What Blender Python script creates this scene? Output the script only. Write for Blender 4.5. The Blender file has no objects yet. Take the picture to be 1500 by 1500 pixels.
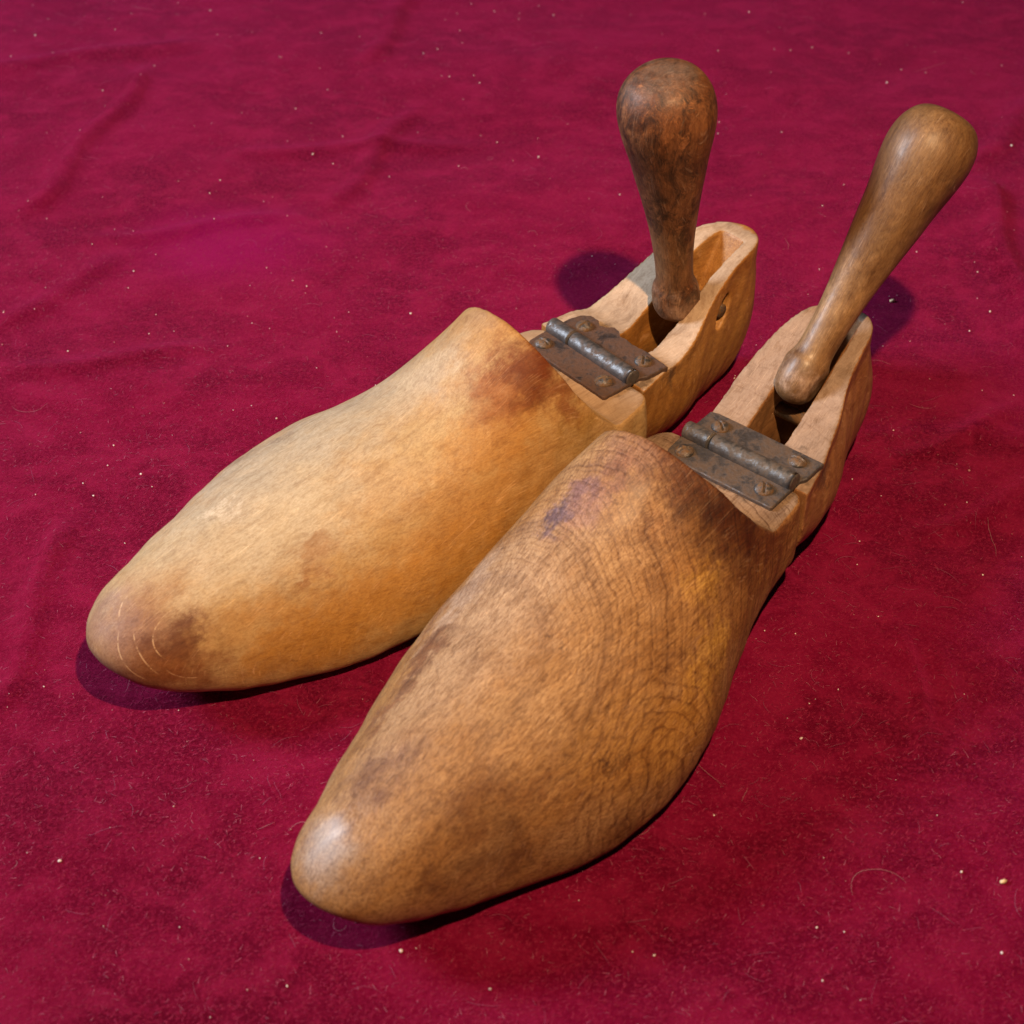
import bpy, math, random
import numpy as np
from mathutils import Vector, Matrix
# ------------------------------------------------------------------ basics
# Everything is modelled in centimetres and brought to metres by U.
U = 0.01
ZSH = 2.45          # height of the hinge shelf in that frame
GZ = 1.15            # height offset of the modelling frame above the cloth
scn = bpy.context.scene
COL = scn.collection
rng = np.random.default_rng(7)
random.seed(7)

def mesh_obj(name, verts, faces, mat=None, parent=None, smooth=True, scale=U):
    me = bpy.data.meshes.new(name)
    v = np.asarray(verts, float) * scale
    me.from_pydata(v.tolist(), [], [list(map(int, f)) for f in faces])
    me.update()
    if smooth:
        me.polygons.foreach_set('use_smooth', [True] * len(me.polygons))
    if mat: me.materials.append(mat)
    o = bpy.data.objects.new(name, me)
    COL.objects.link(o)
    if parent: o.parent = parent
    return o

def modded(o, mods):
    """apply modifiers and keep the evaluated mesh"""
    for t, kw in mods:
        m = o.modifiers.new(t.lower(), t)
        for k, v in kw.items(): setattr(m, k, v)
    dg = bpy.context.evaluated_depsgraph_get()
    dg.update()
    me = bpy.data.meshes.new_from_object(o.evaluated_get(dg))
    o.modifiers.clear()
    old = o.data
    o.data = me
    bpy.data.meshes.remove(old)
    me.name = o.name
    me.polygons.foreach_set('use_smooth', [True] * len(me.polygons))
    return o

def spl(xk, yk, x):
    xk = np.asarray(xk, float); yk = np.asarray(yk, float)
    h = np.diff(xk); s = np.diff(yk) / h
    d = np.zeros(len(xk)); d[1:-1] = (s[:-1]*h[1:] + s[1:]*h[:-1])/(h[:-1]+h[1:]); d[0] = s[0]; d[-1] = s[-1]
    i = np.clip(np.searchsorted(xk, x)-1, 0, len(xk)-2); t = (x-xk[i])/h[i]
    return (2*t**3-3*t*t+1)*yk[i]+(t**3-2*t*t+t)*h[i]*d[i]+(-2*t**3+3*t*t)*yk[i+1]+(t**3-t*t)*h[i]*d[i+1]

def smooth01(t):
    t = np.clip(t, 0, 1); return t*t*(3-2*t)

# ------------------------------------------------------------------ node helper
class NT:
    def __init__(s, name):
        s.m = bpy.data.materials.new(name); s.m.use_nodes = True
        s.t = s.m.node_tree; s.t.nodes.clear()
        s.out = s.n('ShaderNodeOutputMaterial')
    def n(s, typ, ins=None, **kw):
        nd = s.t.nodes.new(typ)
        for k, v in kw.items(): setattr(nd, k, v)
        for k, v in (ins or {}).items(): s.set(nd.inputs[k], v)
        return nd
    def set(s, sock, v):
        if isinstance(v, bpy.types.NodeSocket): s.t.links.new(v, sock)
        elif isinstance(v, (tuple, list)) and len(v) == 3 and sock.type == 'RGBA': sock.default_value = (*v, 1)
        else: sock.default_value = v
    def math(s, op, a, b=0.0, c=None, clamp=False):
        d = {0: a, 1: b}
        if c is not None: d[2] = c
        return s.n('ShaderNodeMath', d, operation=op, use_clamp=clamp).outputs[0]
    def vmath(s, op, a, b=None, out=0):
        d = {0: a}
        if b is not None: d[1] = b
        return s.n('ShaderNodeVectorMath', d, operation=op).outputs[out]
    def noise(s, vec, scale, detail=3, rough=.55, dist=0.0, out='Fac'):
        return s.n('ShaderNodeTexNoise', {'Vector': vec, 'Scale': scale, 'Detail': detail, 'Roughness': rough, 'Distortion': dist}).outputs[out]
    def ramp(s, f, a, b, lo=0.0, hi=1.0, smooth=True):
        return s.n('ShaderNodeMapRange', {0: f, 1: a, 2: b, 3: lo, 4: hi}, interpolation_type='SMOOTHSTEP' if smooth else 'LINEAR').outputs[0]
    def mix(s, f, a, b, mode='MIX'):
        nd = s.n('ShaderNodeMix', data_type='RGBA', blend_type=mode)
        s.set(nd.inputs[0], f); s.set(nd.inputs[6], a); s.set(nd.inputs[7], b)
        return nd.outputs[2]
    def mapping(s, vec, scale=(1, 1, 1), rot=(0, 0, 0), loc=(0, 0, 0)):
        return s.n('ShaderNodeMapping', {'Vector': vec, 'Scale': scale, 'Rotation': rot, 'Location': loc}).outputs[0]
    def coord(s):
        c = s.n('ShaderNodeTexCoord').outputs['Object']
        return s.mapping(c, (100, 100, 100))

def wood_material(name, c1, c2, cdark, stains, seed=0.0, rings=0.0, rough=.45, coat=.15, rawcol=(.50, .36, .25), fleck=.55, mottle=.0, spec=.45,
                  axis='x', streaks=.3, fig=1.0, coat_rough=.30, arcs=(), polish=(), scratch=.45):
    N = NT(name)
    P0 = N.coord()
    P = N.mapping(P0, rot=(0, math.pi/2, 0)) if axis == 'z' else P0
    P = N.vmath('ADD', P, (seed, seed*.7, seed*.3))
    wob = N.noise(P, .5, 3, .6, out='Color')
    wob = N.vmath('SUBTRACT', wob, (.5, .5, .5))
    Pw = N.vmath('ADD', P, N.vmath('MULTIPLY', wob, (1.2, 1.2, 1.2)))
    def mulc(col, f, tint):
        """darken by a factor mask with a warm tint"""
        return N.mix(f, col, N.mix(1.0, col, tint, 'MULTIPLY'))
    big = N.noise(N.mapping(Pw, (.16, .42, .42)), 1.0, 4, .6)
    col = N.mix(N.ramp(big, .34, .66), c1, c2)
    mid = N.noise(N.mapping(Pw, (.7, 2.0, 2.0)), 1.0, 6, .68)
    sm = N.noise(N.mapping(P, (1.4, 4.2, 4.2), rot=(0, .1, .2)), 1.0, 4, .7)
    if mottle:
        mo = N.noise(N.mapping(Pw, (.7, 1.9, 1.9)), 1.0, 7, .78, .5)
        col = N.mix(N.math('MULTIPLY', N.ramp(mo, .42, .62), mottle), col, tuple(x*.45 for x in cdark))
        mo2 = N.noise(N.mapping(Pw, (1.4, 3.2, 3.2), loc=(9, 3, 4)), 1.0, 7, .78, .4)
        col = N.mix(N.math('MULTIPLY', N.ramp(mo2, .52, .66), mottle), col, tuple(min(1, x*1.55) for x in c1))
    # stains and broad tone areas, each at its own place on the wood
    dn = N.noise(P, 1.1, 6, .70, out='Color')
    dn = N.vmath('MULTIPLY', N.vmath('SUBTRACT', dn, (.5, .5, .5)), (3.0, 3.0, 3.0))
    Pd = N.vmath('ADD', P0, dn)
    def blob(c, r, a=1.25, b=.25, src=None):
        if not isinstance(r, (tuple, list)): r = (r, r, r)
        v = N.vmath('DIVIDE', N.vmath('SUBTRACT', src or Pd, tuple(c)), tuple(r))
        return N.ramp(N.vmath('LENGTH', v, out=1), a, b)
    for (c, r, sc, st) in stains:
        f = N.math('MULTIPLY', blob(c, r), st)
        f = N.math('MULTIPLY', f, N.ramp(mid, .30, .58, .78, 1.0))
        col = N.mix(f, col, sc)
    # raw, unvarnished cut faces
    at = N.n('ShaderNodeAttribute', attribute_name='raw').outputs['Fac']
    at = N.ramp(N.math('ADD', at, N.math('MULTIPLY', N.math('SUBTRACT', sm, .5), .5)), .35, .65)
    rawc = N.mix(N.ramp(big, .35, .65), rawcol, tuple(x*.74 for x in rawcol))
    rawc = N.mix(N.math('MULTIPLY', N.ramp(mid, .50, .74), .35), rawc, (rawcol[0]*.42, rawcol[1]*.44, rawcol[2]*.50))
    grime = blob((.1, 0, ZSH+GZ), (1.65, 2.2, .45), 1.1, .8) if rough > .2 and axis == 'x' else None
    if grime is not None:
        rawc = N.mix(N.math('MULTIPLY', grime, .72), rawc, (.085, .060, .045))
    col = N.mix(at, col, rawc)
    Pf = N.vmath('ADD', P, N.vmath('MULTIPLY', wob, (.3, .3, .3)))
    # broad dark / light figure along the grain, working on whatever colour is there
    col = mulc(col, N.math('MULTIPLY', N.ramp(mid, .46, .70), .45*fig), (.58, .46, .34))
    streak = N.noise(N.mapping(Pf, (.28, 5.5, 5.5), rot=(0, .05, .06)), 1.0, 6, .72)
    col = mulc(col, N.math('MULTIPLY', N.ramp(streak, .49, .68), streaks*1.3), (.56, .45, .34))
    col = N.mix(N.math('MULTIPLY', N.ramp(streak, .46, .30), streaks*.7), col, N.mix(1.0, col, (1.35, 1.33, 1.30), 'MULTIPLY'))
    blot = N.noise(N.mapping(Pw, (1.1, 2.6, 2.6), loc=(5, 1, 8)), 1.0, 6, .75, .3)
    col = mulc(col, N.math('MULTIPLY', N.ramp(blot, .50, .66), .46*fig), (.58, .45, .32))
    col = N.mix(N.math('MULTIPLY', N.ramp(blot, .47, .34), .38*fig), col, N.mix(1.0, col, (1.30, 1.27, 1.22), 'MULTIPLY'))
    hgt = N.math('MULTIPLY', mid, .25)
    if rings:
        sep = N.n('ShaderNodeSeparateXYZ', {0: N.vmath('ADD', P0, N.vmath('MULTIPLY', wob, (.8, .8, .5)))})
        x, y, z = sep.outputs
        yy = N.math('SUBTRACT', y, 1.6)
        xx = N.math('MULTIPLY', N.math('ADD', x, 12.5), .92)
        d = N.math('SQRT', N.math('ADD', N.math('MULTIPLY', xx, xx), N.math('MULTIPLY', yy, yy)))
        d = N.math('SUBTRACT', d, N.math('MULTIPLY', z, .12))
        # a second family curls on the outer side
        y2 = N.math('ADD', y, 4.75); x2 = N.math('MULTIPLY', N.math('ADD', x, 9.6), .62)
        d2 = N.math('SQRT', N.math('ADD', N.math('MULTIPLY', x2, x2), N.math('MULTIPLY', y2, y2)))
        brk = N.ramp(N.noise(P, 5.5, 3, .7), .34, .56, .2, 1.0)
        jit = N.math('MULTIPLY', N.noise(P, 2.6, 5, .75), .42)
        g1 = N.math('MULTIPLY', N.ramp(N.noise(P, .40, 3), .34, .62, .12, 1.0), N.ramp(d, 2.6, 4.6))
        for (dd, fq, wdt, gg, am) in ((d, 2.35, .83, g1, 1.1), (d, 5.9, .66, N.ramp(d, 1.5, 4.0), .62), (d2, 3.7, .68, N.ramp(d2, 2.7, 1.4), .85), (d, .63, .45, None, .40)):
            fr = N.math('FRACT', N.math('ADD', N.math('MULTIPLY', dd, fq), jit))
            lf = N.math('MULTIPLY', N.math('MULTIPLY', N.ramp(fr, wdt, .97), N.ramp(fr, 1.0, .975)), brk if am > .5 else 1.0)
            if gg is not None: lf = N.math('MULTIPLY', lf, gg)
            lf = N.math('MULTIPLY', N.math('MULTIPLY', lf, N.ramp(x, -15.0, -12.0)), rings*am)
            col = mulc(col, lf, (.36, .24, .17))
            if am > .5: hgt = N.math('SUBTRACT', hgt, N.math('MULTIPLY', lf, .4))
    # beech flecks: short dark dashes along the grain
    fl = N.noise(N.mapping(Pf, (2.3, 14, 14), rot=(0, .1, -.22)), 1.0, 3, .6)
    ff = N.math('MULTIPLY', N.ramp(fl, .50, .64), fleck)
    fl2 = N.noise(N.mapping(Pf, (4.2, 27, 27), rot=(0, .1, -.22)), 1.0, 3, .7)
    ff = N.math('MAXIMUM', ff, N.math('MULTIPLY', N.ramp(fl2, .48, .64), fleck*.9))
    ff = N.math('MULTIPLY', ff, N.math('SUBTRACT', 1.0, N.math('MULTIPLY', at, .6)))
    col = mulc(col, ff, (.46, .37, .28))
    col = N.mix(N.math('MULTIPLY', N.ramp(fl2, .46, .34), fleck*.6), col, N.mix(1.0, col, (1.3, 1.3, 1.3), 'MULTIPLY'))
    fine = N.noise(N.mapping(Pf, (8, 19, 19), rot=(0, 0, -.2)), 1.0, 3, .75)
    col = mulc(col, N.math('MULTIPLY', N.ramp(fine, .42, .66, .0, .45), N.math('SUBTRACT', 1.0, N.math('MULTIPLY', at, .7))), (.62, .50, .40))
    hgt = N.math('ADD', N.math('SUBTRACT', hgt, N.math('MULTIPLY', ff, .35)), N.math('MULTIPLY', fine, .15))
    # hairline scratches
    for k, (rz, sc) in enumerate(((.9, 1.0), (-.5, 1.3), (2.0, .8), (1.4, 1.1))):
        s1 = N.noise(N.mapping(P, (.8*sc, 42*sc, 2.0), rot=(0, 0, rz), loc=(k*7, 0, 0)), 1.0, 1, .5)
        s2 = N.ramp(N.noise(P, .9+.3*k, 2), .48, .60)
        sf = N.math('MULTIPLY', N.math('MULTIPLY', N.ramp(s1, .665, .71), s2), scratch)
        col = N.mix(sf, col, N.mix(.25, N.mix(1.0, col, (1.6, 1.55, 1.45), 'MULTIPLY'), (.6, .5, .38)))
    for (c, r0, ph, ext) in arcs:       # curved scuffs
        v = N.vmath('SUBTRACT', P0, tuple(c)); dl = N.vmath('LENGTH', v, out=1)
        ln = N.math('SUBTRACT', dl, r0); ln = N.math('MULTIPLY', N.ramp(N.math('ABSOLUTE', ln), .026, .008), N.ramp(N.noise(P, 3.5, 3, .7), .40, .56, .1, 1.0))
        sp = N.n('ShaderNodeSeparateXYZ', {0: v}).outputs
        an = N.math('ARCTAN2', sp[1], sp[0])
        w = N.ramp(N.math('COSINE', N.math('SUBTRACT', an, ph)), math.cos(ext), math.cos(ext*.6))
        col = N.mix(N.math('MULTIPLY', N.math('MULTIPLY', ln, w), .75), col, (.62, .40, .22))
    rgh = N.math('ADD', N.math('MULTIPLY', N.noise(P, 2.2, 5, .65), .34), rough-.17)
    rgh = N.math('ADD', rgh, N.math('MULTIPLY', ff, .15))
    rgh = N.mix(at, rgh, (.8, .8, .8))
    b = N.n('ShaderNodeBump', {'Height': hgt, 'Strength': .34, 'Distance': .0008})
    pr = N.n('ShaderNodeBsdfPrincipled', {'Base Color': col, 'Roughness': rgh, 'Normal': b.outputs[0]})
    pr.inputs['Specular IOR Level'].default_value = spec
    pr.inputs['Coat Roughness'].default_value = coat_rough
    cw = N.math('MULTIPLY', N.math('SUBTRACT', 1.0, at), N.math('MULTIPLY', N.ramp(mid, .6, .42, .4, 1.2), coat))
    for (c, r, st) in polish:           # rubbed glossy by handling
        cw = N.math('ADD', cw, N.math('MULTIPLY', blob(c, r, 1.2, .4, P0), st), clamp=True)
    N.set(pr.inputs['Coat Weight'], cw)
    N.t.links.new(pr.outputs[0], N.out.inputs[0])
    return N.m

def metal_material(name, base, rust, amt, rough=.38, bump=.55):
    N = NT(name); P = N.coord()
    n1 = N.noise(P, 1.6, 6, .7, .5); n2 = N.noise(P, 7, 4, .7)
    f = N.ramp(N.math('ADD', n1, N.math('MULTIPLY', n2, .3)), .60-amt*.2, .80-amt*.2)
    col = N.mix(f, base, rust)
    col = N.mix(N.ramp(n2, .45, .7, 0, .55), col, tuple(x*.35 for x in base))
    met = N.ramp(f, 0, 1, .85, .15)
    rg = N.math('ADD', N.ramp(f, 0, 1, rough, .75), N.math('MULTIPLY', n2, .15))
    b = N.n('ShaderNodeBump', {'Height': N.math('ADD', n2, N.math('MULTIPLY', n1, .6)), 'Strength': bump, 'Distance': .0007})
    pr = N.n('ShaderNodeBsdfPrincipled', {'Base Color': col, 'Metallic': met, 'Roughness': rg, 'Normal': b.outputs[0]})
    N.t.links.new(pr.outputs[0], N.out.inputs[0])
    return N.m

# ------------------------------------------------------------------ forefoot block
KX = np.array([-18.05, -16.5, -14.5, -12, -9.5, -7, -5, -2.5, 0.0]); K = 9
X0 = -18.05; ZSH = 2.45
def fore_rings(x, m, xs, th):
    yo, yi, zt, yc, zb = [x[j*K:(j+1)*K] for j in range(5)]; cx, cz, wx = x[5*K:]
    xs = np.maximum(xs, X0+1e-4); d = xs-X0
    cap = np.where(d < 3.2, np.sqrt(np.maximum(1-(1-d/3.2)**2, 1e-6)), 1)
    cap2 = np.where(d < 1.6, np.sqrt(np.maximum(1-(1-d/1.6)**2, 1e-6)), 1)
    o = spl(KX, yo, xs); i = spl(KX, yi, xs); c0 = spl(KX, yc, xs)
    mid = (o-i)/2; hw = (o+i)/2*cap
    T = spl(KX, zt, xs); B = spl(KX, zb, xs)
    zw = B+0.42*np.minimum(T-B, 2.6); zt2 = zw+(T-zw)*cap2; zb2 = zw+(B-zw)*cap2
    hw = hw*(1-.13*np.clip((xs+.6)/.6, 0, 1)**2.6)
    C, S = np.cos(th), np.sin(th); Sp = np.clip(S, 0, 1); up = S >= 0
    yy = C
    yl = np.sign(C)*np.abs(C)**(2/3.2); zl = -np.abs(S)**(2/3.2)
    Y = np.where(up[None], mid[:, None]+hw[:, None]*yy[None]+(c0*cap)[:, None]*Sp[None]**2, mid[:, None]+hw[:, None]*yl[None])
    Z = np.where(up[None], zw[:, None]+(zt2-zw)[:, None]*Sp[None], zw[:, None]+(zw-zb2)[:, None]*zl[None])
    t = np.clip((xs-cx)/(wx-cx), 0, 1)
    zc = np.where(xs < cx, 1e3, ZSH+(cz+1.2-ZSH)*(1-t)**1.5)
    Z = np.minimum(np.maximum(Z, -GZ), zc[:, None])
    X = np.broadcast_to(xs[:, None], Y.shape)
    return np.stack([X, m*Y, Z+GZ], -1)

def loft(rings, close_ring=True):
    nr, nt = rings.shape[:2]
    f = []
    for a in range(nr-1):
        for b in range(nt if close_ring else nt-1):
            c = (b+1) % nt
            f.append((a*nt+b, a*nt+c, (a+1)*nt+c, (a+1)*nt+b))
    f.append(tuple(range(nt))[::-1]); f.append(tuple((nr-1)*nt+k for k in range(nt)))
    return rings.reshape(-1, 3), f

def fix_normals(o):
    import bmesh
    bm = bmesh.new(); bm.from_mesh(o.data)
    bmesh.ops.recalc_face_normals(bm, faces=bm.faces); bm.to_mesh(o.data); bm.free()

def finalize(o, mat, parent, raw_fn, name):
    """o is in cm: rescale, raw-face attribute, material, parent"""
    me = o.data; n = len(me.vertices)
    co = np.empty(n*3); me.vertices.foreach_get('co', co); co = co.reshape(-1, 3)
    no = np.empty(n*3); me.vertices.foreach_get('normal', no); no = no.reshape(-1, 3)
    raw = raw_fn(co, no) if raw_fn else np.zeros(n)
    a = me.attributes.new('raw', 'FLOAT', 'POINT'); a.data.foreach_set('value', raw.astype(np.float32))
    w = np.sin(3.1*co[:, 0]+1.7*co[:, 1]+.5)+np.sin(2.3*co[:, 1]+2.9*co[:, 2]+1)+np.sin(4.7*co[:, 0]-3.3*co[:, 2])+.6*np.sin(9.1*co[:, 0]+7.3*co[:, 1]-5.1*co[:, 2])
    co = co+no*(w*.007)[:, None]
    me.vertices.foreach_set('co', (co*U).ravel())
    me.materials.clear(); me.materials.append(mat)
    me.update(); o.name = name; me.name = name
    o.parent = parent
    return o

VOX = 0.075
def build_fore(x, m, mat, parent):
    cx = x[45]; wx = x[47]
    u = np.linspace(0, 1, 60)
    xs = np.concatenate([X0+3.2*(1-np.cos(u*np.pi/2)), np.linspace(X0+3.2, cx-.5, 110)[1:], np.linspace(cx-.5, wx+.1, 130)[1:], np.linspace(wx+.1, -.05, 30)[1:]])
    th = np.linspace(0, 2*np.pi, 260, endpoint=False)
    v, f = loft(fore_rings(np.array(x), m, xs, th))
    o = mesh_obj('tmp', v, f, scale=1.0); fix_normals(o)
    modded(o, [('REMESH', dict(mode='VOXEL', voxel_size=VOX)), ('SMOOTH', dict(factor=.5, iterations=7))])
    def raw(co, no):
        z = (np.abs(co[:, 2]-(ZSH+GZ)) < .12) & (co[:, 0] > wx-.3)
        return np.where(z, smooth01((no[:, 2]-.8)/.15), 0)*.9
    return finalize(o, mat, parent, raw, 'forefoot_block')

# ------------------------------------------------------------------ heel block
KH = np.array([0, 1.5, 3, 4.5, 6, 7.4])
def build_heel(x, cfg, mat, parent):
    x = np.array(x); yl, yr, zt = x[:6], x[6:12], x[12:18]; xe, sm, sb, lift, R = x[18:]
    sb = .60; sm = cfg['bulge']
    nt = 150; t = np.linspace(0, 1, nt); xs = .05+(xe-.05)*np.sin(t*np.pi/2)
    d = xe-xs; cap = np.where(d < R, np.sqrt(np.maximum(1-(1-d/R)**2, 0)), 1)
    l = spl(KH, yl, xs); r = spl(KH, yr, xs); cen = (l-r)/2; hw = (l+r)/2*cap
    def top_z(q):
        z = spl(KH, zt, q); k = smooth01((q-1.1)/1.2)
        return z*k+ZSH*(1-k)
    top = top_z(xs)
    rings = []
    for v in np.linspace(0, 1, 60):
        kx = np.clip(xs/2.5, 0, 1)
        s = 1+(sm-1)*math.sin(math.pi*min(1, v*1.15))*kx
        if v < .5: s = s-(1-sb)*(1-math.sqrt(max(0, 1-(1-v/.5)**2)))
        zb = -GZ+lift*np.clip((xs-4.5)/3, 0, 1)**2+.75*np.clip(1-xs/3.2, 0, 1)**2
        z = zb+v*(top-zb)
        xx = xs*(1+(s-1)*.35*(xs/xe)**2)
        rings.append(np.concatenate([np.stack([xx, cen+hw*s, z+GZ], -1), np.stack([xx, cen-hw*s, z+GZ], -1)[::-1][1:]]))
    rings = np.array(rings)
    nr, n2 = rings.shape[:2]
    vv = rings.reshape(-1, 3); f = []
    for a in range(nr-1):
        for b in range(n2):
            c = (b+1) % n2; f.append((a*n2+b, a*n2+c, (a+1)*n2+c, (a+1)*n2+b))
    for base in (0, (nr-1)*n2):      # caps as strips between the two sides
        for k in range(nt-1):
            i1, i2 = base+k, base+k+1; j1, j2 = base+(2*nt-2-k), base+(2*nt-3-k)
            if i2 == j2: f.append((i1, i2, j1))
            else: f.append((i1, i2, j2, j1))
    o = mesh_obj('tmp', vv, f, scale=1.0); fix_normals(o)
    # slot cutter: a profile in x-z, swept across a width that follows the slot's centre line
    prof = cfg['slot']
    xk = np.array([p[0] for p in prof]); zk = np.array([p[1] for p in prof])
    q = np.linspace(xk[0], xk[-1], 60); zf = np.interp(q, xk, zk)
    cy = np.interp(q, [p[0] for p in cfg['cy']], [p[1] for p in cfg['cy']])
    w = np.interp(q, [p[0] for p in cfg['sw']], [p[1] for p in cfg['sw']])/2
    V = []; F = []
    for a in range(len(q)):
        V += [(q[a], cy[a]-w[a], zf[a]+GZ), (q[a], cy[a]+w[a], zf[a]+GZ), (q[a], cy[a]+w[a], 8), (q[a], cy[a]-w[a], 8)]
    for a in range(len(q)-1):
        for b in range(4):
            c = (b+1) % 4; F.append((a*4+b, a*4+c, a*4+4+c, a*4+4+b))
    F += [(3, 2, 1, 0), tuple(4*len(q)-4+k for k in range(4))]
    cut = mesh_obj('cut', V, F, scale=1.0); fix_normals(cut)
    mods = [('BOOLEAN', dict(object=cut, operation='DIFFERENCE', solver='EXACT'))]
    cuts = [cut]
    # the pivot pin's hole through the right cheek
    hx, hz, hr = cfg['hole']
    n = 24; V = []; F = []
    for a, y in enumerate((-4.0, -.80)):
        for k in range(n):
            an = 2*math.pi*k/n
            px, pz = hr[0]*math.cos(an), hr[1]*math.sin(an)
            ca, sa = math.cos(hr[2]), math.sin(hr[2])
            V.append((hx+px*ca-pz*sa, y, hz+px*sa+pz*ca))
    for k in range(n): F.append((k, (k+1) % n, n+(k+1) % n, n+k))
    F += [tuple(range(n))[::-1], tuple(range(n, 2*n))]
    c2 = mesh_obj('cut', V, F, scale=1.0); fix_normals(c2); cuts.append(c2)
    if cfg.get('hole_on', True): mods.append(('BOOLEAN', dict(object=c2, operation='DIFFERENCE', solver='EXACT')))
    mods += [('REMESH', dict(mode='VOXEL', voxel_size=.055)), ('SMOOTH', dict(factor=.5, iterations=6))]
    modded(o, mods)
    for c in cuts: bpy.data.objects.remove(c)
    def raw(co, no):
        tz = top_z(co[:, 0])+GZ
        return np.where(np.abs(co[:, 2]-tz) < .16, smooth01((no[:, 2]-.62)/.25), 0)*smooth01((7.6-co[:, 0])/1.0)
    return finalize(o, mat, parent, raw, 'heel_block')

# ------------------------------------------------------------------ handle
HP = [(-.70, 0), (-.68, .18), (-.60, .38), (-.45, .55), (-.25, .66), (0, .72), (.35, .725), (.65, .685), (.88, .60), (1.15, .565), (1.6, .565), (2.2, .59), (3, .66), (3.8, .76), (4.6, .88),
      (5.4, 1.02), (6.1, 1.14), (6.7, 1.27), (7.2, 1.36), (7.7, 1.40), (8.15, 1.34), (8.5, 1.19), (8.75, .98), (8.90, .70), (8.97, .36), (8.98, 0)]
def build_handle(pos, psi, lat, mat, parent, rk=1.0, sh=1.0):
    s = np.array([p[0] for p in HP]); r = np.array([p[1] for p in HP])
    k = np.linspace(0, len(HP)-1, 150); idx = np.arange(len(HP))
    sx = spl(idx, s, k); rx = np.maximum(spl(idx, r, k), 0)
    wgt = smooth01((sx-4)/3); rx = rx*(1+(rk-1)*wgt); rx = rx*(1+(sh-1)*(1-wgt))
    n = 72; V = []; F = []
    ph = rng.uniform(0, 6.28, 6)
    for a in range(len(k)):
        for b in range(n):
            an = 2*math.pi*b/n
            rr = rx[a]*(1+.012*math.sin(2*an+ph[0])+.008*math.sin(3*an+ph[1]+sx[a]*.8)+.006*math.sin(5*an+ph[2]-sx[a]*1.7))
            y = rr*math.sin(an)
            if sx[a] < 1.0:   # the foot of the handle is planed flat to fit the slot
                lim = .60+.1*smooth01((sx[a])/1.0); y = max(-lim, min(lim, y))
            V.append((rr*math.cos(an), y, sx[a]))
    for a in range(len(k)-1):
        for b in range(n):
            c = (b+1) % n; F.append((a*n+b, a*n+c, (a+1)*n+c, (a+1)*n+b))
    o = mesh_obj('handle', V, F, mat, parent)
    # drop the zero-radius rings into points
    import bmesh
    bm = bmesh.new(); bm.from_mesh(o.data); bmesh.ops.remove_doubles(bm, verts=bm.verts, dist=1e-5); bm.to_mesh(o.data); bm.free()
    o.data.polygons.foreach_set('use_smooth', [True]*len(o.data.polygons))
    o.location = Vector(pos)*U
    o.rotation_euler = (Matrix.Rotation(-lat, 3, 'X') @ Matrix.Rotation(-psi, 3, 'Y')).to_euler()
    return o

# ------------------------------------------------------------------ hinge
def box_bevel(pts, z0, z1, bev=.03):
    """prism from an xy outline with a bevelled upper rim"""
    n = len(pts); c = np.mean(pts, 0); V = []
    def inset(d):
        out = []
        for p in pts:
            v = c-np.array(p); L = np.abs(v); out.append(np.array(p)+np.sign(v)*np.minimum(L, d))
        return out
    for P, z in ((pts, z0), (pts, z1-bev), (inset(bev), z1)):
        V += [(p[0], p[1], z) for p in P]
    F = [tuple(range(n))[::-1], tuple(range(2*n, 3*n))]
    for a in range(2):
        for k in range(n): F.append((a*n+k, a*n+(k+1) % n, (a+1)*n+(k+1) % n, (a+1)*n+k))
    return V, F
def join(parts):
    V = []; F = []
    for v, f in parts:
        o = len(V); V += [tuple(p) for p in v]; F += [tuple(i+o for i in q) for q in f]
    return V, F
def densify(pts, step=.09, jit=0.0, seed=0):
    r = random.Random(seed); out = []
    for a in range(len(pts)):
        p, q = np.array(pts[a]), np.array(pts[(a+1) % len(pts)])
        n = max(1, int(np.linalg.norm(q-p)/step))
        for k in range(n):
            v = p+(q-p)*k/n
            if jit and k: v = v+np.array([r.uniform(-jit, jit), r.uniform(-jit, jit)])
            out.append(tuple(v))
    return out
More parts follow.
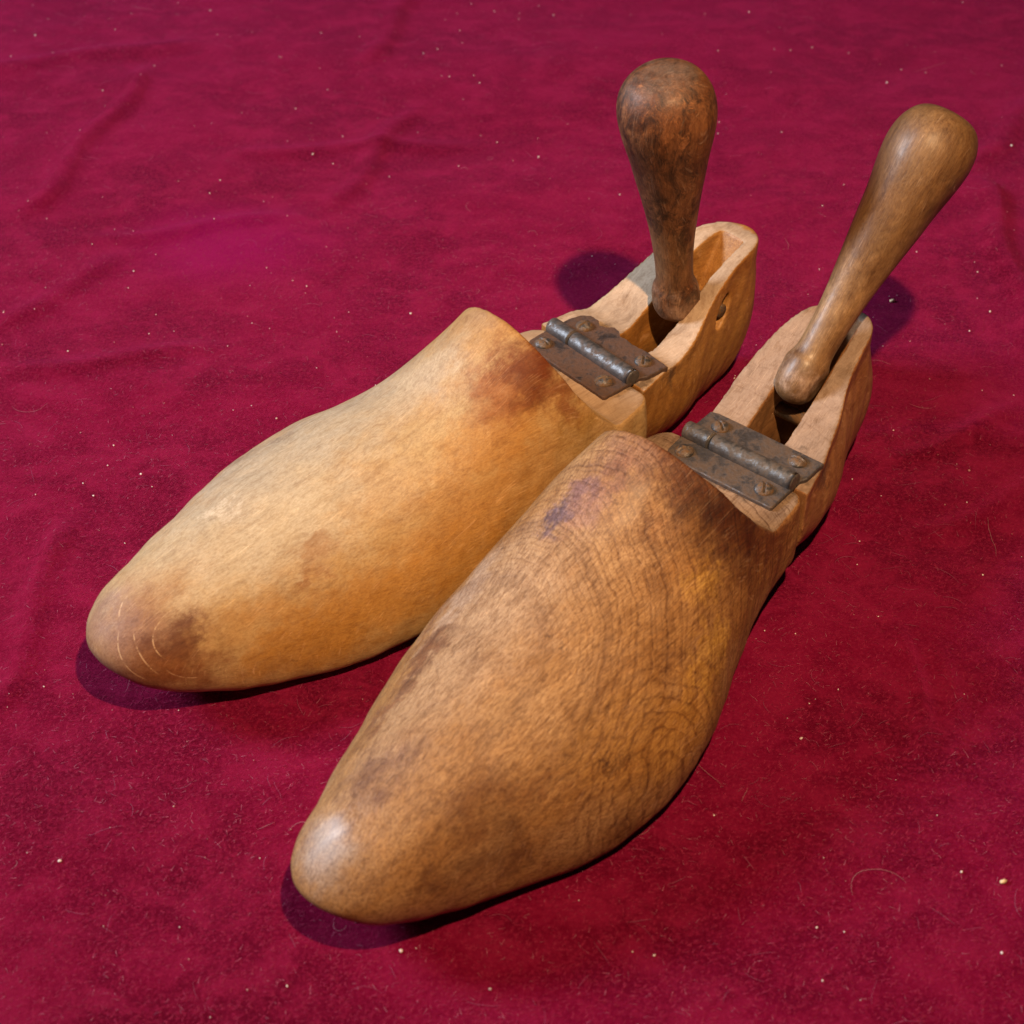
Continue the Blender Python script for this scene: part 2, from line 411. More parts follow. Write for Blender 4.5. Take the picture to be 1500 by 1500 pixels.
def build_hinge(parent, mleaf, mbar, mscrew, split, rusty, seed):
    z = ZSH+GZ; w = 1.93
    rear = [(.10, -w), (.28, -w), (.5, -w-.1), (1.40, -w-.12), (1.40, w-.25), (1.32, w-.02), (.28, w), (.10, w)]
    if rusty: rear = [(.10, -w), (.28, -w), (.5, -w-.1), (1.38, -w-.15), (1.44, -1.1), (1.36, -.5), (1.42, -.2), (1.38, .1), (1.56, .35), (1.60, .6), (1.42, .75), (1.30, 1.0), (1.48, 1.25), (1.46, 1.6), (1.22, w-.1), (.8, w), (.10, w)]
    front = [(-.10, w), (-.95, w-.05), (-1.27, w-.2), (-1.27, -w+.05), (-1.22, -w), (-.35, -w), (-.10, -w)]
    parts = [box_bevel(densify(rear, jit=.012 if rusty else .004, seed=seed), z-.02, z+.145),
             box_bevel(densify(front, jit=.01 if rusty else .004, seed=seed+5), z-.02, z+.145)]
    v, f = join(parts)
    hinge = mesh_obj('hinge', v, f, mleaf, parent, smooth=False)
    # rolled knuckles
    zc = z+.24; rb = .29
    ks = [-w]+split+[w]
    for a in range(len(ks)-1):
        y0, y1 = ks[a]+.012, ks[a+1]-.012
        n = 40; V = []; F = []
        stations = [(y0, .0), (y0, rb*.5), (y0, rb*.86), (y0+.02, rb*.96), (y0+.05, rb)]+[(y0+.05+(y1-y0-.1)*t, rb*(1+.012*math.sin(t*17+a))) for t in np.linspace(0, 1, 24)]+[(y1-.02, rb*.96), (y1, rb*.86), (y1, rb*.5), (y1, 0)]
        for y, r in stations:
            for k in range(n):
                an = 2*math.pi*k/n; V.append((r*math.cos(an), y, zc+r*math.sin(an)))
        for q in range(len(stations)-1):
            for k in range(n): F.append((q*n+k, q*n+(k+1) % n, (q+1)*n+(k+1) % n, (q+1)*n+k))
        o = mesh_obj('knuckle', V, F, mbar, hinge)
    # four slotted round-head screws
    scr = [(.85, 1.25), (.95, -1.40), (-.80, 1.42), (-.72, -1.32)]
    first = None
    for i, (x, y) in enumerate(scr):
        if first is None:
            g = 30; V = []; F = []
            R = .29; hh = .19
            lin = np.linspace(-1, 1, 2*g+1)
            prof = [(0, hh), (.3, hh*.97), (.55, hh*.88), (.78, hh*.66), (.93, hh*.35), (1.0, 0), (1.0, -.12)]
            n = 48; V = []; F = []
            rr = np.concatenate([np.linspace(0.02, .99, 16), [1.0]])
            for r in rr:
                for k in range(n):
                    an = 2*math.pi*k/n; px, py = r*R*math.cos(an), r*R*math.sin(an)
                    hz = hh*math.sqrt(max(0, 1-(r*.97)**2))
                    if abs(px) < .035 and r < .97: hz = min(hz, .085)
                    V.append((px, py, hz))
            base = len(V)
            for k in range(n):
                an = 2*math.pi*k/n; V.append((R*math.cos(an), R*math.sin(an), -.06))
            for a in range(len(rr)):
                for k in range(n): F.append((a*n+k, a*n+(k+1) % n, (a+1)*n+(k+1) % n, (a+1)*n+k))
            F.append(tuple(range(n))[::-1])
            first = mesh_obj('screw', V, F, mscrew, hinge); s = first
        else:
            s = first.copy(); COL.objects.link(s); s.parent = hinge
        s.location = (x*U, y*U, (z+.125)*U)
        s.rotation_euler = (random.uniform(-.07, .07), random.uniform(-.07, .07), [.5, 1.3, 2.2, .1][i]+seed)
    return hinge

# ------------------------------------------------------------------ materials
DB = (.13, .045, .015)
mat_wood_pale = wood_material('pale_honey_beech', (.50, .35, .17), (.45, .25, .085), (.28, .13, .04), [
    ((-9.0, -3.4, 2.4), (5.5, 1.1, 1.8), (.43, .205, .035), .85),  # more orange tone along the lower flank
    ((-13.2, -2.9, 1.8), (3.8, .9, 1.4), (.46, .22, .038), .85),
    ((-6.2, -2.6, 5.0), (2.8, 1.0, 1.5), (.45, .215, .045), .75),
    ((-10.5, 1.4, 4.5), (7.0, 2.5, 2.0), (.45, .385, .29), .90),  # paler tone over the top and upper side
    ((-12.4, -.9, 4.0), (4.8, 1.6, 1.4), (.55, .465, .33), .92),
    ((-6.6, .4, 6.0), (2.4, 1.4, 1.4), (.50, .39, .26), .80),
    ((-9.2, -1.6, 4.6), (2.6, .8, .8), (.50, .34, .18), .6),
    ((-4.4, .3, 7.1), (1.0, 1.2, .8), (.36, .22, .12), .6),
    ((-3.4, -3.0, 4.5), (1.1, .7, 1.0), (.36, .20, .045), .7),
    ((-5.4, -2.0, 6.3), (1.7, 1.2, 1.2), (.27, .075, .010), .85),
    ((-4.4, -2.0, 6.4), (1.1, 1.3, 1.3), (.15, .030, .004), .97),
    ((-3.7, -2.8, 5.5), (.7, .8, 1.0), (.20, .05, .010), .85),
    ((-12.0, -1.65, 3.8), (.7, .5, .5), (.36, .19, .075), .75),
    ((-12.6, -2.05, 3.3), (.85, .32, .45), (.34, .16, .055), .75),
    ((-13.3, .7, 4.3), (.50, .28, .4), (.72, .62, .47), .6),
    ((-10.5, 2.3, 4.3), (1.3, .4, .5), (.24, .17, .12), .6),
    ((-11.5, 2.7, 4.0), (.8, .25, .3), (.18, .12, .08), .6),
    ((-17.3, -.4, 2.5), (2.1, 2.5, 1.7), (.28, .135, .075), .95),
    ((-16.8, -1.6, 2.0), (1.6, 1.1, 1.0), (.24, .085, .024), .88),
    ((-16.3, -1.2, 2.8), (1.0, .8, .8), (.135, .038, .012), .92),
    ((-13.6, -2.9, .9), (.22, .2, .3), (.12, .05, .02), .8),
    ], seed=3.1, rings=.10, rough=.62, coat=0.0, rawcol=(.44, .30, .19), fleck=.22, streaks=.36, fig=.55,
    arcs=(((-16.3, -1.2, 2.8), .62, 2.6, .9), ((-16.6, -.9, 2.7), 1.15, 2.9, .6), ((-16.9, -1.5, 2.3), .5, -2.2, .6), ((-16.0, -1.6, 2.6), 1.0, 3.4, .5), ((-16.4, -.2, 2.9), .9, 2.3, .4), ((-15.8, -1.1, 2.8), 1.5, 3.0, .35)))
mat_wood_brown = wood_material('red_brown_figured_beech', (.43, .255, .115), (.35, .175, .055), (.16, .06, .018), [
    ((-10.0, .9, 4.6), (4.5, 2.0, 1.8), (.45, .305, .19), .80),  # paler tone over the top
    ((-13.5, .4, 3.9), (2.8, 1.5, 1.4), (.43, .27, .145), .65),
    ((-9.6, 2.4, 3.9), (2.6, .7, .9), (.46, .34, .26), .75),
    ((-8.8, -4.0, 2.6), (2.8, .9, 1.3), (.50, .26, .055), .75),
    ((-10.6, -3.2, 3.4), (2.0, .7, .9), (.47, .26, .07), .55),
    ((-5.4, -2.7, 4.3), (1.1, .45, .6), (.60, .36, .09), .85),
    ((-6.0, -3.35, 3.4), (1.2, .38, .7), (.60, .36, .08), .85),
    ((-7.0, -3.75, 2.9), (1.3, .40, .6), (.56, .32, .07), .75),
    ((-4.6, .7, 6.7), (1.0, 1.2, .8), (.28, .16, .12), .70),
    ((-4.3, -.6, 6.5), (1.2, 1.3, 1.1), (.13, .036, .010), .95),
    ((-4.1, -1.7, 5.6), (1.6, 1.4, 1.6), (.075, .019, .005), 1.0),
    ((-3.3, -2.3, 4.6), (1.7, 1.3, 1.8), (.085, .023, .006), 1.0),
    ((-2.4, -2.7, 3.5), (1.1, .7, 1.1), (.17, .055, .016), .75),
    ((-5.8, -1.3, 5.6), (.8, .6, .7), (.20, .075, .022), .6),
    ((-6.5, .9, 5.8), (1.5, .8, .9), (.36, .20, .17), .60),
    ((-6.1, 1.1, 5.9), (.6, .5, .6), (.17, .085, .11), .7),
    ((-7.0, 1.35, 5.4), (.85, .42, .6), (.12, .075, .13), .85),
    ((-8.0, 2.3, 4.5), (.24, .16, .3), (.05, .03, .035), .95),
    ((-5.6, .6, 6.4), (.9, .4, .6), (.24, .10, .07), .6),
    ((-11.8, 1.8, 3.7), (2.0, .42, .7), (.16, .055, .02), .80),
    ((-13.6, 1.6, 3.4), (1.3, .30, .5), (.20, .075, .03), .70),
    ((-10.6, 2.9, 3.2), (1.2, .3, .5), (.22, .09, .05), .6),
    ((-15.3, .2, 3.5), (1.5, .8, .8), (.17, .065, .02), .75),
    ((-14.5, -2.0, 3.5), (1.7, .9, .9), (.17, .065, .02), .75),
    ((-12.9, -2.6, 3.4), (1.2, .4, .6), (.22, .09, .03), .55),
    ((-14.4, -2.8, 2.3), (1.3, .7, .8), (.13, .052, .016), .65),
    ((-15.9, -2.2, 2.3), (.8, .5, .6), (.13, .05, .018), .7),
    ((-14.0, -3.1, 1.6), (.7, .4, .5), (.12, .045, .016), .7),
    ((-10.9, -3.6, 3.1), (.35, .25, .35), (.10, .035, .012), .8),
    ((-9.9, -.9, 4.7), (.14, .14, .2), (.07, .03, .02), .9),
    ((-17.2, 0, 2.6), (.9, 1.0, .8), (.38, .27, .19), .7),
    ((-1.5, -2.4, 3.0), (1.1, .8, 1.2), (.28, .11, .035), .6),
    ], seed=11.7, rings=.72, rough=.57, coat=0.0, coat_rough=.40, rawcol=(.34, .23, .155), fleck=.66, streaks=.52,
    polish=(((-17.0, .2, 2.6), (.85, .9, .8), 1.0), ((-6.2, .1, 6.0), (1.9, .6, 1.2), .9)))
mat_heel_pale = wood_material('honey_heel_wood', (.46, .24, .075), (.40, .18, .04), (.24, .09, .02), [
    ((3.7, 0, 1.4), (2.0, .9, 1.3), (.10, .045, .015), .8), ((1.2, 1.7, 3.7), (1.0, .5, .4), (.10, .09, .08), .6), ((1.5, -2.0, 3.4), (.6, .5, .5), (.10, .07, .05), .75),
    ((5.0, -2.0, 3.0), (1.5, .5, 1.5), (.28, .11, .03), .5), ((2.5, -2.2, 2.0), (1.5, .5, 1.0), (.26, .10, .03), .5)], seed=21.0, rings=.1, rough=.5, coat=.12, rawcol=(.50, .37, .265), fleck=.35)
mat_heel_brown = wood_material('brown_heel_wood', (.40, .21, .09), (.33, .145, .05), (.19, .07, .025), [
    ((3.7, .2, 1.4), (2.0, .9, 1.3), (.09, .04, .015), .8), ((1.3, 1.5, 3.6), (1.1, .8, .4), (.20, .15, .12), .6), ((1.6, -2.1, 3.2), (.7, .5, .6), (.09, .06, .045), .8),
    ((2.8, 1.9, 3.9), (1.0, .6, .5), (.36, .27, .25), .5), ((6.2, 1.7, 5), (1.2, .7, 1), (.44, .22, .10), .5)], seed=27.0, rings=.15, rough=.5, coat=.15, rawcol=(.36, .255, .19), fleck=.45)
mat_handle_dark = wood_material('dark_worn_handle_wood', (.23, .100, .040), (.14, .05, .017), (.045, .016, .007), [
    ((0, 0, 8.9), (1.2, 1.2, .6), (.14, .10, .08), .7), ((.3, -1.0, 7.2), (.9, .8, 1.1), (.26, .10, .025), .6), ((0, 0, 6.0), (1.6, 1.6, 1.4), (.12, .05, .022), .6), ((0, 0, .1), (.9, .9, .7), (.40, .26, .18), .9), ((0, 0, 2.2), (1.1, 1.1, 1.8), (.30, .16, .07), .6)],
    seed=31.0, rings=0, rough=.55, coat=.05, fleck=.45, mottle=.85, axis='z', streaks=.5)
mat_handle_mid = wood_material('polished_brown_handle_wood', (.22, .125, .052), (.165, .08, .026), (.06, .026, .011), [
    ((.5, 0, 8.6), (1.2, 1.2, .6), (.10, .055, .03), .75), ((.2, -1.2, 6.8), (.9, .7, 2.2), (.07, .035, .018), .75), ((0, 0, .1), (.9, .9, .8), (.46, .33, .25), .9), ((0, 0, 2.4), (1.1, 1.1, 2.3), (.40, .25, .12), .75)],  # knob toned darker along one side, foot and stem paler
    seed=37.0, rings=0, rough=.54, coat=.42, coat_rough=.36, fleck=.40, mottle=.22, axis='z', streaks=.55)
mat_leaf_rusty = metal_material('rusty_iron_leaf', (.105, .085, .085), (.105, .055, .036), .60, .5)
mat_leaf_grey = metal_material('dull_grey_iron_leaf', (.14, .13, .135), (.11, .072, .05), .25, .5)
mat_bar_shiny = metal_material('worn_shiny_iron', (.17, .165, .17), (.09, .06, .05), .12, .42, .30)
mat_bar_grey = metal_material('dull_grey_iron', (.16, .155, .155), (.11, .08, .06), .2, .40, .3)
mat_screw = metal_material('tarnished_screw_steel', (.13, .13, .135), (.17, .085, .03), .40, .36)

# ------------------------------------------------------------------ the two shoe trees
FA = [2.821, 2.541, 3.05, 4.069, 4.466, 3.991, 3.273, 3.022, 2.524, 2.15, 1.95, 2.454, 3.304, 3.789, 3.809, 3.672, 3.42, 2.932, 1.903, 2.313, 2.868, 3.403, 3.809, 4.484, 5.823, 6.72, 6.557, 0.216, 0.27, 0.373, 0.281, -0.106, -0.743, -0.481, 0.158, 0.435, 0.307, -0.533, -1.132, -1.354, -1.174, -0.967, -0.96, -0.529, -0.473, -4.913, 6.59, -1.698]
FB = [2.473, 2.446, 2.959, 4.095, 4.546, 4.201, 3.488, 2.795, 2.432, 2.175, 1.818, 2.37, 3.25, 3.727, 3.636, 3.458, 3.296, 2.843, 1.302, 2.131, 2.863, 3.356, 3.728, 4.359, 5.35, 5.997, 6.09, 0.215, 0.272, 0.373, 0.27, -0.108, -0.729, -0.616, -0.074, 0.481, 0.259, -0.534, -1.128, -1.35, -1.176, -0.969, -0.964, -0.536, -0.47, -5.05, 6.517, -1.85]
HA = [2.492, 2.374, 2.285, 1.954, 1.458, 1.239, 2.40, 2.04, 1.68, 1.22, .97, 0.98, 2.286, 2.224, 2.563, 3.552, 4.185, 4.351, 7.357, 0.987, 0.21, 0.603, 1.443]
HB = [1.893, 1.969, 2.101, 1.964, 1.59, 1.289, 2.37, 2.00, 1.55, 1.03, .76, .68, 2.511, 2.56, 2.893, 3.639, 4.14, 4.101, 6.897, 1.161, 0.908, 0.601, 1.199]
def shoe_tree(label, pose, fx, m, hx, cfg):
    root = bpy.data.objects.new('shoe_tree', None); COL.objects.link(root)
    root.empty_display_size = .02
    root.location = (pose[0]*U, pose[1]*U, 0); root.rotation_euler = (0, 0, pose[2])
    root['label'] = label; root['category'] = 'shoe tree'; root['group'] = 'pair of wooden shoe trees on the velvet'
    build_fore(fx, m, cfg['mfore'], root)
    build_heel(hx, cfg, cfg['mheel'], root)
    px, py, pz = cfg['pivot']
    build_handle((px, py, pz+GZ), cfg['psi'], cfg['lat'], cfg['mhandle'], root, cfg['rk'], cfg['sh'])
    # pivot pin seen in the cheek's hole
    n = 20; V = []; F = []
    hx_, hz_, _ = cfg['hole']
    y0 = cfg['pin_y']
    for y, r in ((y0, 0), (y0, .21), (y0+.03, .24), (.9, .24), (.9, 0)):
        for k in range(n):
            an = 2*math.pi*k/n; V.append((hx_+.02+r*math.cos(an), y, hz_+r*math.sin(an)))
    for q in range(4):
        for k in range(n): F.append((q*n+k, q*n+(k+1) % n, (q+1)*n+(k+1) % n, (q+1)*n+k))
    mesh_obj('pivot_pin', V, F, mat_screw, root)
    build_hinge(root, cfg['mleaf'], cfg['mbar'], mat_screw, cfg['split'], cfg['rusty'], cfg['seed'])
    return root

slotA = [(1.0, 1.75), (1.3, 1.7), (2.0, 1.35), (2.55, 1.0), (2.6, -.3), (4.9, -.3), (5.3, 1.3), (5.95, 3.0), (6.75, 4.6)]
slotB = [(1.0, 1.75), (1.3, 1.7), (2.0, 1.35), (2.55, 1.0), (2.6, -.3), (4.9, -.3), (5.3, 1.3), (5.9, 2.8), (6.5, 4.3)]
shoe_tree('paler honey coloured wooden shoe tree with the upright handle and a shiny hinge barrel', (2.551, 4.7045, .71301), FA, 1, HA,
    dict(bulge=1.06, mfore=mat_wood_pale, mheel=mat_heel_pale, mhandle=mat_handle_dark, mleaf=mat_leaf_rusty, mbar=mat_bar_shiny,
         slot=slotA, cy=[(1, -.35), (3, -.02), (6.6, .15)], sw=[(1, 1.25), (3, 1.3), (5.2, 1.2), (6.7, 1.0)], hole=(4.87, 3.76, (.62, .27, 1.05)),
         pivot=(3.5956, -.2, 3.188), psi=.2147, lat=-.062, rk=1.03, sh=1.07, split=[.85], rusty=True, seed=1, pin_y=-1.12))
shoe_tree('darker red brown wooden shoe tree with the handle leaning back and purple stains', (6.7163, -.4952, .87278), FB, -1, HB,
    dict(bulge=1.20, mfore=mat_wood_brown, mheel=mat_heel_brown, mhandle=mat_handle_mid, mleaf=mat_leaf_grey, mbar=mat_bar_grey,
         slot=slotB, cy=[(1, 0), (3, .2), (6.9, .3)], sw=[(1, 1.3), (3, 1.3), (5.2, 1.2), (6.5, .8)], hole=(3.6, 3.0, (.12, .12, 0)), hole_on=False,
         pivot=(3.5956, .32, 3.188), psi=-.6364, lat=-.118, rk=.96, sh=1.03, split=[.95], rusty=False, seed=2, pin_y=-.9))

# ------------------------------------------------------------------ velvet cloth
def vnoise(x, y, scale, seed, octv=3):
    out = np.zeros_like(x); amp = 1.0
    for o in range(octv):
        r = np.random.default_rng(seed+o*17); g = r.uniform(-1, 1, (256, 256))
        fx = x*scale*(2**o)+91.3; fy = y*scale*(2**o)+47.9
        ix = np.floor(fx).astype(int); iy = np.floor(fy).astype(int)
        tx = smooth01(fx-ix); ty = smooth01(fy-iy)
        a = g[ix % 256, iy % 256]; b = g[(ix+1) % 256, iy % 256]; c = g[ix % 256, (iy+1) % 256]; d = g[(ix+1) % 256, (iy+1) % 256]
        out += amp*((a*(1-tx)+b*tx)*(1-ty)+(c*(1-tx)+d*tx)*ty); amp *= .5
    return out
def crease(x, y, p, q, w, h):
    px, py = p; dx, dy = q[0]-px, q[1]-py; L = math.hypot(dx, dy); dx /= L; dy /= L
    s = (x-px)*dx+(y-py)*dy; t = -(x-px)*dy+(y-py)*dx+.25*np.sin(s*.8)
    win = smooth01(s/2.5+.5)*smooth01((L-s)/2.5+.5)
    return h*np.exp(-(t/w)**2)*win
def cloth_h(x, y):
    h = .20*vnoise(x*.8, y*1.1, .11, 3, 3)+.030*vnoise(x*.8+.3*y, y*1.2, .42, 9, 3)
    for c in CREASES: h = h+1.8*crease(x, y, *c)
    # flatter where the trees press on it
    k = np.zeros_like(x)
    for (px, py, az) in ((2.551, 4.7045, .713), (6.716, -.495, .873)):
        ca, sa = math.cos(az), math.sin(az)
        for q in np.linspace(-15, 6, 15):
            k = np.maximum(k, np.exp(-(((x-px-q*ca)**2+(y-py-q*sa)**2)/12.0)))
    hmax = .2
    return np.where(True, (h-hmax)*(1-k)+(-.03)*k, 0)-.0
CREASES = [((-20, 20), (-17.4, 33), .55, .24), ((-19.5, 11.5), (-15.5, 16.5), .5, .12), ((-17, 18), (-9, 19.6), .45, .11), ((-18, 9), (-11, 10.2), .45, .10), ((11, -9), (11.6, -4), .22, .11),
           ((11.9, -9), (12.5, -5), .2, .09), ((-7.4, 21), (-4.6, 29), .5, .15), ((-7, 34), (-4.8, 43), .6, .17), ((19.3, 11), (19.9, 22), .5, .22), ((14.6, 19), (18, 24), .5, .13),
           ((-14.6, -7), (-14.2, 1), .4, .13), ((12.6, 4), (17.4, 6.6), .4, .15), ((13, .5), (18, 3.2), .4, .11), ((20, 24), (27, 33), .6, .16), ((-12, 25), (-2, 26.2), .5, .10), ((-26, 33), (-16, 36), .6, .13)]
n = 560; L = 85.0
gx = np.linspace(-L, L, n); gx = np.sign(gx)*(np.abs(gx)/L)**1.35*L
X, Y = np.meshgrid(gx, gx+0.0, indexing='ij'); Yc = Y+8
Z = cloth_h(X, Yc)
V = np.stack([X, Yc, Z], -1).reshape(-1, 3)
ii = np.arange(n*n).reshape(n, n)
F = np.stack([ii[:-1, :-1], ii[1:, :-1], ii[1:, 1:], ii[:-1, 1:]], -1).reshape(-1, 4)

def velvet():
    N = NT('crimson_velvet'); P = N.coord()
    wob = N.vmath('MULTIPLY', N.vmath('SUBTRACT', N.noise(P, .25, 3, out='Color'), (.5, .5, .5)), (3, 3, 3))
    Pw = N.vmath('ADD', P, wob)
    nap = N.noise(N.mapping(Pw, (.13, .19, .2), rot=(0, 0, .5)), 1.0, 5, .62)
    nap2 = N.noise(N.mapping(Pw, (.55, .85, 1), rot=(0, 0, .3)), 1.0, 5, .65)
    fine = N.noise(P, 9, 5, .8)
    fine2 = N.noise(N.mapping(P, (12, 34, 20), rot=(0, 0, .3)), 1.0, 3, .7)
    c = N.mix(N.ramp(nap, .36, .64), (.080, .0004, .008), (.160, .0013, .021))
    c = N.mix(N.ramp(nap2, .42, .68, 0, .8), c, (.225, .0065, .040))
    c = N.mix(N.ramp(nap2, .48, .30, 0, .45), c, (.085, .0010, .010))
    c = N.mix(N.ramp(fine, .44, .68, 0, .75), c, (.27, .012, .050))
    c = N.mix(N.ramp(fine2, .50, .28, 0, .40), c, (.075, .001, .007))
    # a magenta patch in the pile colour
    v = N.vmath('DIVIDE', N.vmath('SUBTRACT', Pw, (-11.5, 17.5, 0)), (4.5, 3.2, 4)); d = N.vmath('LENGTH', v, out=1)
    c = N.mix(N.ramp(d, 1.3, .1, 0, .65), c, (.25, .002, .075))
    h = N.math('ADD', N.math('MULTIPLY', fine, .6), N.math('MULTIPLY', fine2, .5))
    b = N.n('ShaderNodeBump', {'Height': h, 'Strength': .75, 'Distance': .0012})
    pr = N.n('ShaderNodeBsdfPrincipled', {'Base Color': c, 'Roughness': .95, 'Normal': b.outputs[0], 'Sheen Weight': .34, 'Sheen Roughness': .45, 'Sheen Tint': (.85, .06, .34)})
    pr.inputs['Specular IOR Level'].default_value = .03
    N.t.links.new(pr.outputs[0], N.out.inputs[0])
    return N.m
cloth = mesh_obj('tablecloth', V, F, velvet())
cloth['kind'] = 'structure'
cloth['label'] = 'crimson velvet cloth spread flat under both shoe trees'

# ------------------------------------------------------------------ pile fuzz, lint and specks
def simple(name, col, rough=.8, sheen=0.0, alpha=1.0):
    N = NT(name)
    pr = N.n('ShaderNodeBsdfPrincipled', {'Base Color': col, 'Roughness': rough})
    pr.inputs['Specular IOR Level'].default_value = .2
    if alpha < 1: pr.inputs['Alpha'].default_value = alpha
    N.t.links.new(pr.outputs[0], N.out.inputs[0]); return N.m

CL = rng.uniform(0, 1, (60, 2))
def clumped():
    if random.random() < .55:
        c = CL[random.randrange(60)]; y = -20+66*c[1]+random.gauss(0, 2.0); return (c[0]*2-1)*(13+(y+20)/66*18)+random.gauss(0, 2.0), y
    x, y = scatter_xy(1); return float(x[0]), float(y[0])
def scatter_xy(k):
    y = rng.uniform(-20, 46, k); hw = 13+ (y+20)/66*18
    return rng.uniform(-1, 1, k)*hw, y
k = 90000
x, y = scatter_xy(k); az = rng.uniform(0, 6.28, k); ln = rng.uniform(.05, .16, k); wd = rng.uniform(.006, .013, k)
az = np.where(rng.random(k) < .5, rng.normal(.2, .5, k), az)
z0 = cloth_h(x, y); rise = rng.uniform(.01, .06, k)
p0 = np.stack([x-np.sin(az)*wd, y+np.cos(az)*wd, z0+.002], -1); p1 = np.stack([x+np.sin(az)*wd, y-np.cos(az)*wd, z0+.002], -1)
x2, y2 = x+np.cos(az)*ln, y+np.sin(az)*ln
p2 = np.stack([x2, y2, cloth_h(x2, y2)+rise], -1)
V = np.stack([p0, p1, p2], 1).reshape(-1, 3); F = np.arange(3*k).reshape(-1, 3)
fz = mesh_obj('velvet_pile', V, F, simple('crimson_pile_fibre', (.26, .016, .058), .9))
fz['kind'] = 'stuff'; fz['label'] = 'short crimson fibres standing up from the velvet cloth'; fz['category'] = 'pile'

def fibre(p, az, length, curl, r, seg=10, lift=.03):
    pts = []; a = az; q = np.array(p, float)
    st = length/seg
    for s in range(seg+1):
        pts.append(q.copy()); a += curl/seg+random.gauss(0, .10); q = q+np.array([math.cos(a), math.sin(a)])*st
    pts = np.array(pts); hz = cloth_h(pts[:, 0], pts[:, 1])+lift+.03*np.sin(np.linspace(0, 3.1, seg+1))
    V = []; F = []
    for s in range(seg+1):
        t = pts[min(s+1, seg)]-pts[max(s-1, 0)]; t = t/(np.linalg.norm(t)+1e-9); nn = np.array([-t[1], t[0]])
        rr = r*(1-.6*abs(s/seg*2-1)**2)
        for an in (0.5, 2.6, 4.7):
            V.append((pts[s][0]+nn[0]*rr*math.cos(an), pts[s][1]+nn[1]*rr*math.cos(an), hz[s]+rr*math.sin(an)))
    for s in range(seg):
        for b in range(3): F.append((s*3+b, s*3+(b+1) % 3, s*3+3+(b+1) % 3, s*3+3+b))
    return V, F
k = 9000
x, y = scatter_xy(k); cl = CL[rng.integers(0, 60, k)]; m = rng.random(k) < .45
yc_ = -20+66*cl[:, 1]+rng.normal(0, 1.6, k); xc_ = (cl[:, 0]*2-1)*(13+(yc_+20)/66*18)+rng.normal(0, 1.6, k)
x = np.where(m, xc_, x); y = np.where(m, yc_, y)
az = rng.uniform(0, 6.28, k); ln = rng.uniform(.05, .24, k); wd = rng.uniform(.003, .007, k); z0 = cloth_h(x, y)
x2, y2 = x+np.cos(az)*ln, y+np.sin(az)*ln; z2 = cloth_h(x2, y2)+rng.uniform(.02, .07, k)
V = np.stack([np.stack([x-np.sin(az)*wd, y+np.cos(az)*wd, z0+.03], -1), np.stack([x+np.sin(az)*wd, y-np.cos(az)*wd, z0+.03], -1), np.stack([x2, y2, z2], -1)], 1).reshape(-1, 3)
fb = mesh_obj('fine_lint', V, np.arange(3*k).reshape(-1, 3), simple('dusty_pink_lint', (.40, .12, .20), .8))
fb['kind'] = 'stuff'; fb['label'] = 'very short dusty pink fibres clinging to the crimson cloth'; fb['category'] = 'lint'
parts = []
for i in range(800):
    x, y = clumped()
    parts.append(fibre((x, y), random.uniform(0, 6.28), random.choice((.2, .3, .4, .55, .8))*random.uniform(.7, 1.3), random.gauss(0, .9), random.uniform(.0025, .005), 8))
V, F = join(parts)
l1 = mesh_obj('lint', V, F, simple('pinkish_grey_lint', (.33, .10, .19), .7))
l1['kind'] = 'stuff'; l1['label'] = 'fine pinkish lint fibres scattered over the crimson cloth'; l1['category'] = 'lint'
parts = []
for i in range(40):
    x, y = scatter_xy(1); x = float(x[0]); y = float(y[0])
    parts.append(fibre((x, y), random.uniform(0, 6.28), random.choice((.4, .7, 1.1, 1.6))*random.uniform(.7, 1.3), random.gauss(0, 1.6), random.uniform(.004, .006), 12))
V, F = join(parts)
l2 = mesh_obj('lint', V, F, simple('pale_hair_lint', (.42, .20, .24), .6))
l2['kind'] = 'stuff'; l2['label'] = 'longer pale hairs lying loose on the crimson cloth'; l2['category'] = 'lint'

def grain(p, r, seed):
    q = np.random.default_rng(seed)
    ico = [(0, 0, -1), (.72, -.52, -.45), (-.28, -.85, -.45), (-.89, 0, -.45), (-.28, .85, -.45), (.72, .52, -.45), (.28, -.85, .45), (-.72, -.52, .45), (-.72, .52, .45), (.28, .85, .45), (.89, 0, .45), (0, 0, 1)]
    f = [(0, 1, 2), (1, 0, 5), (0, 2, 3), (0, 3, 4), (0, 4, 5), (1, 5, 10), (2, 1, 6), (3, 2, 7), (4, 3, 8), (5, 4, 9), (1, 10, 6), (2, 6, 7), (3, 7, 8), (4, 8, 9), (5, 9, 10), (6, 10, 11), (7, 6, 11), (8, 7, 11), (9, 8, 11), (10, 9, 11)]
    s = q.uniform(.6, 1.25, 3); a = q.uniform(0, 3.14); ca, sa = math.cos(a), math.sin(a); V = []
    for v in ico:
        v = np.array(v)*s*r*q.uniform(.8, 1.15); V.append((p[0]+v[0]*ca-v[1]*sa, p[1]+v[0]*sa+v[1]*ca, p[2]+v[2]))
    return V, f
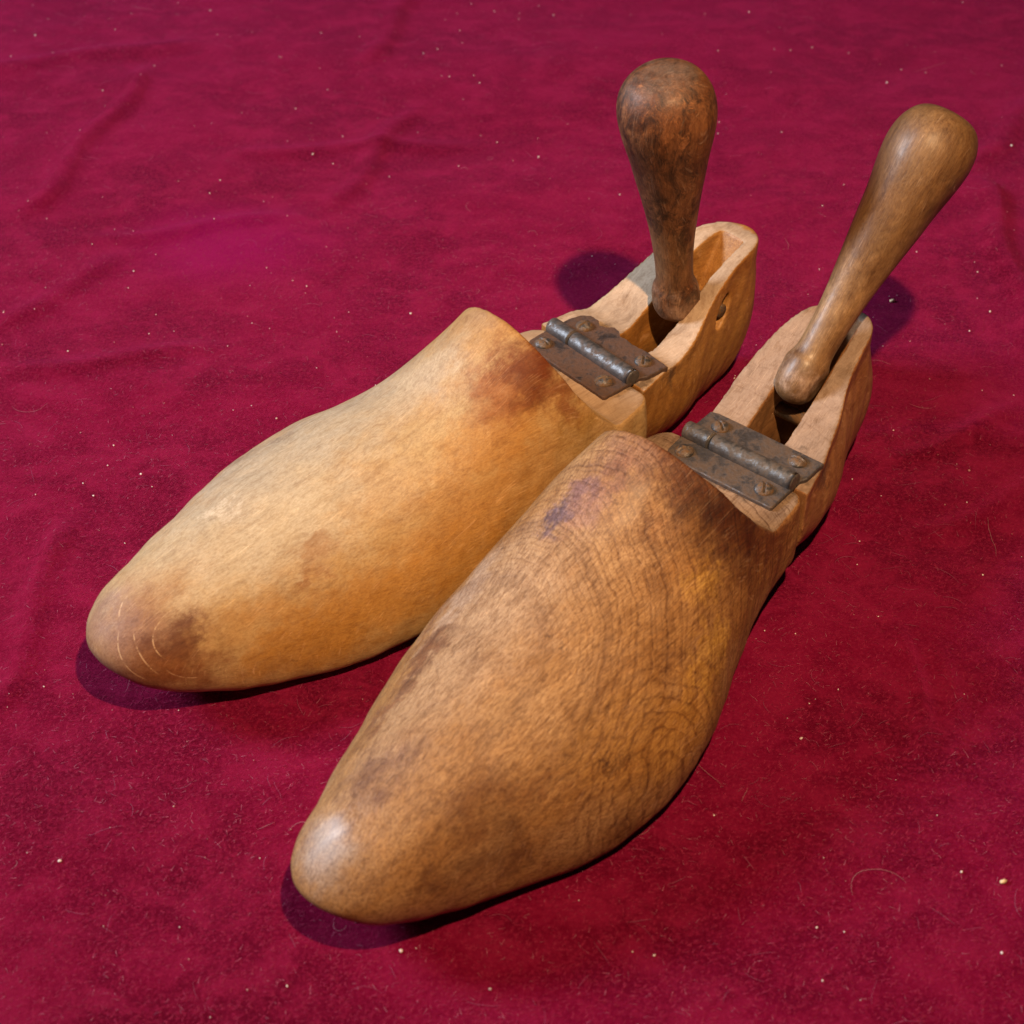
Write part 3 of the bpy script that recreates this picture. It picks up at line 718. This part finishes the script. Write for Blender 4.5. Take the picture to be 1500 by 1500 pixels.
for nm, cnt, r0, r1, colr, lab in (('dust_specks', 420, .012, .034, (.85, .74, .74), 'tiny whitish dust specks sprinkled over the crimson cloth'),
                                   ('dust_specks', 260, .012, .024, (.45, .20, .22), 'tiny dull pink dust specks sprinkled over the crimson cloth')):
    parts = []
    for i in range(cnt):
        x, y = scatter_xy(1); x = float(x[0]); y = float(y[0])
        parts.append(grain((x, y, float(cloth_h(np.array(x), np.array(y)))+.03), random.uniform(r0, r1)*(1.7 if random.random() < .06 else random.uniform(.7, 1.1)), i))
    V, F = join(parts)
    o = mesh_obj(nm, V, F, simple('speck_'+str(cnt), colr, .6), smooth=False)
    o['kind'] = 'stuff'; o['label'] = lab; o['category'] = 'dust'
# two crumbs big enough to point at
def crumb(x, y, r, label):
    V, F = grain((0, 0, 0), r, 5)
    V = [(v[0]*1.6, v[1]*.8, v[2]*.8) for v in V]
    o = mesh_obj('crumb', V, F, simple('cream_crumb', (.75, .58, .36), .7))
    o.location = (x*U, y*U, (float(cloth_h(np.array(x), np.array(y)))+r*.7)*U); o.rotation_euler = (0, 0, .4)
    o['label'] = label; o['category'] = 'crumb'; o['group'] = 'cream crumbs on the velvet'
crumb(14.5, 13.4, .085, 'cream crumb beside the shaft of the leaning handle')
crumb(12.4, -12.6, .07, 'cream crumb alone on the open cloth at lower right')

# ------------------------------------------------------------------ camera
cam = bpy.data.cameras.new('camera'); co = bpy.data.objects.new('camera', cam); COL.objects.link(co)
D = 46.412; p = .73528
co.location = (0, -D*math.cos(p)*U, (D*math.sin(p)+GZ)*U)
co.rotation_euler = (math.pi/2-p, 0, 0)
cam.sensor_width = 36; cam.lens = 36*2197.28/1500
cam.clip_start = .01; cam.clip_end = 50
cam.dof.use_dof = True; cam.dof.focus_distance = .47; cam.dof.aperture_fstop = 22
scn.camera = co

# ------------------------------------------------------------------ light: one warm lamp above the camera, a cool window off to the left
def look(o, tgt):
    o.rotation_euler = (Vector(tgt)-o.location).to_track_quat('-Z', 'Y').to_euler()
ld = bpy.data.lights.new('ceiling_lamp', 'AREA'); lo = bpy.data.objects.new('ceiling_lamp', ld); COL.objects.link(lo)
ld.shape = 'DISK'; ld.size = .015; ld.energy = 5.0; ld.color = (1.0, .63, .33)
lo.location = (.072, -.24, .505); look(lo, (-.04, .75, .06))
wd = bpy.data.lights.new('window_light', 'AREA'); wo = bpy.data.objects.new('window_light', wd); COL.objects.link(wo)
wd.shape = 'RECTANGLE'; wd.size = .26; wd.size_y = .30; wd.energy = 18.5; wd.color = (.76, .87, 1.0)
wo.location = (-1.03, .14, .66); look(wo, (0, .05, 0))
w = bpy.data.worlds.new('World'); scn.world = w; w.use_nodes = True
bg = w.node_tree.nodes['Background']; bg.inputs[0].default_value = (.75, .72, .85, 1); bg.inputs[1].default_value = .03

scn.view_settings.view_transform = 'Standard'; scn.view_settings.look = 'None'
scn.view_settings.exposure = 0; scn.view_settings.gamma = 1
scn.render.engine = 'CYCLES'
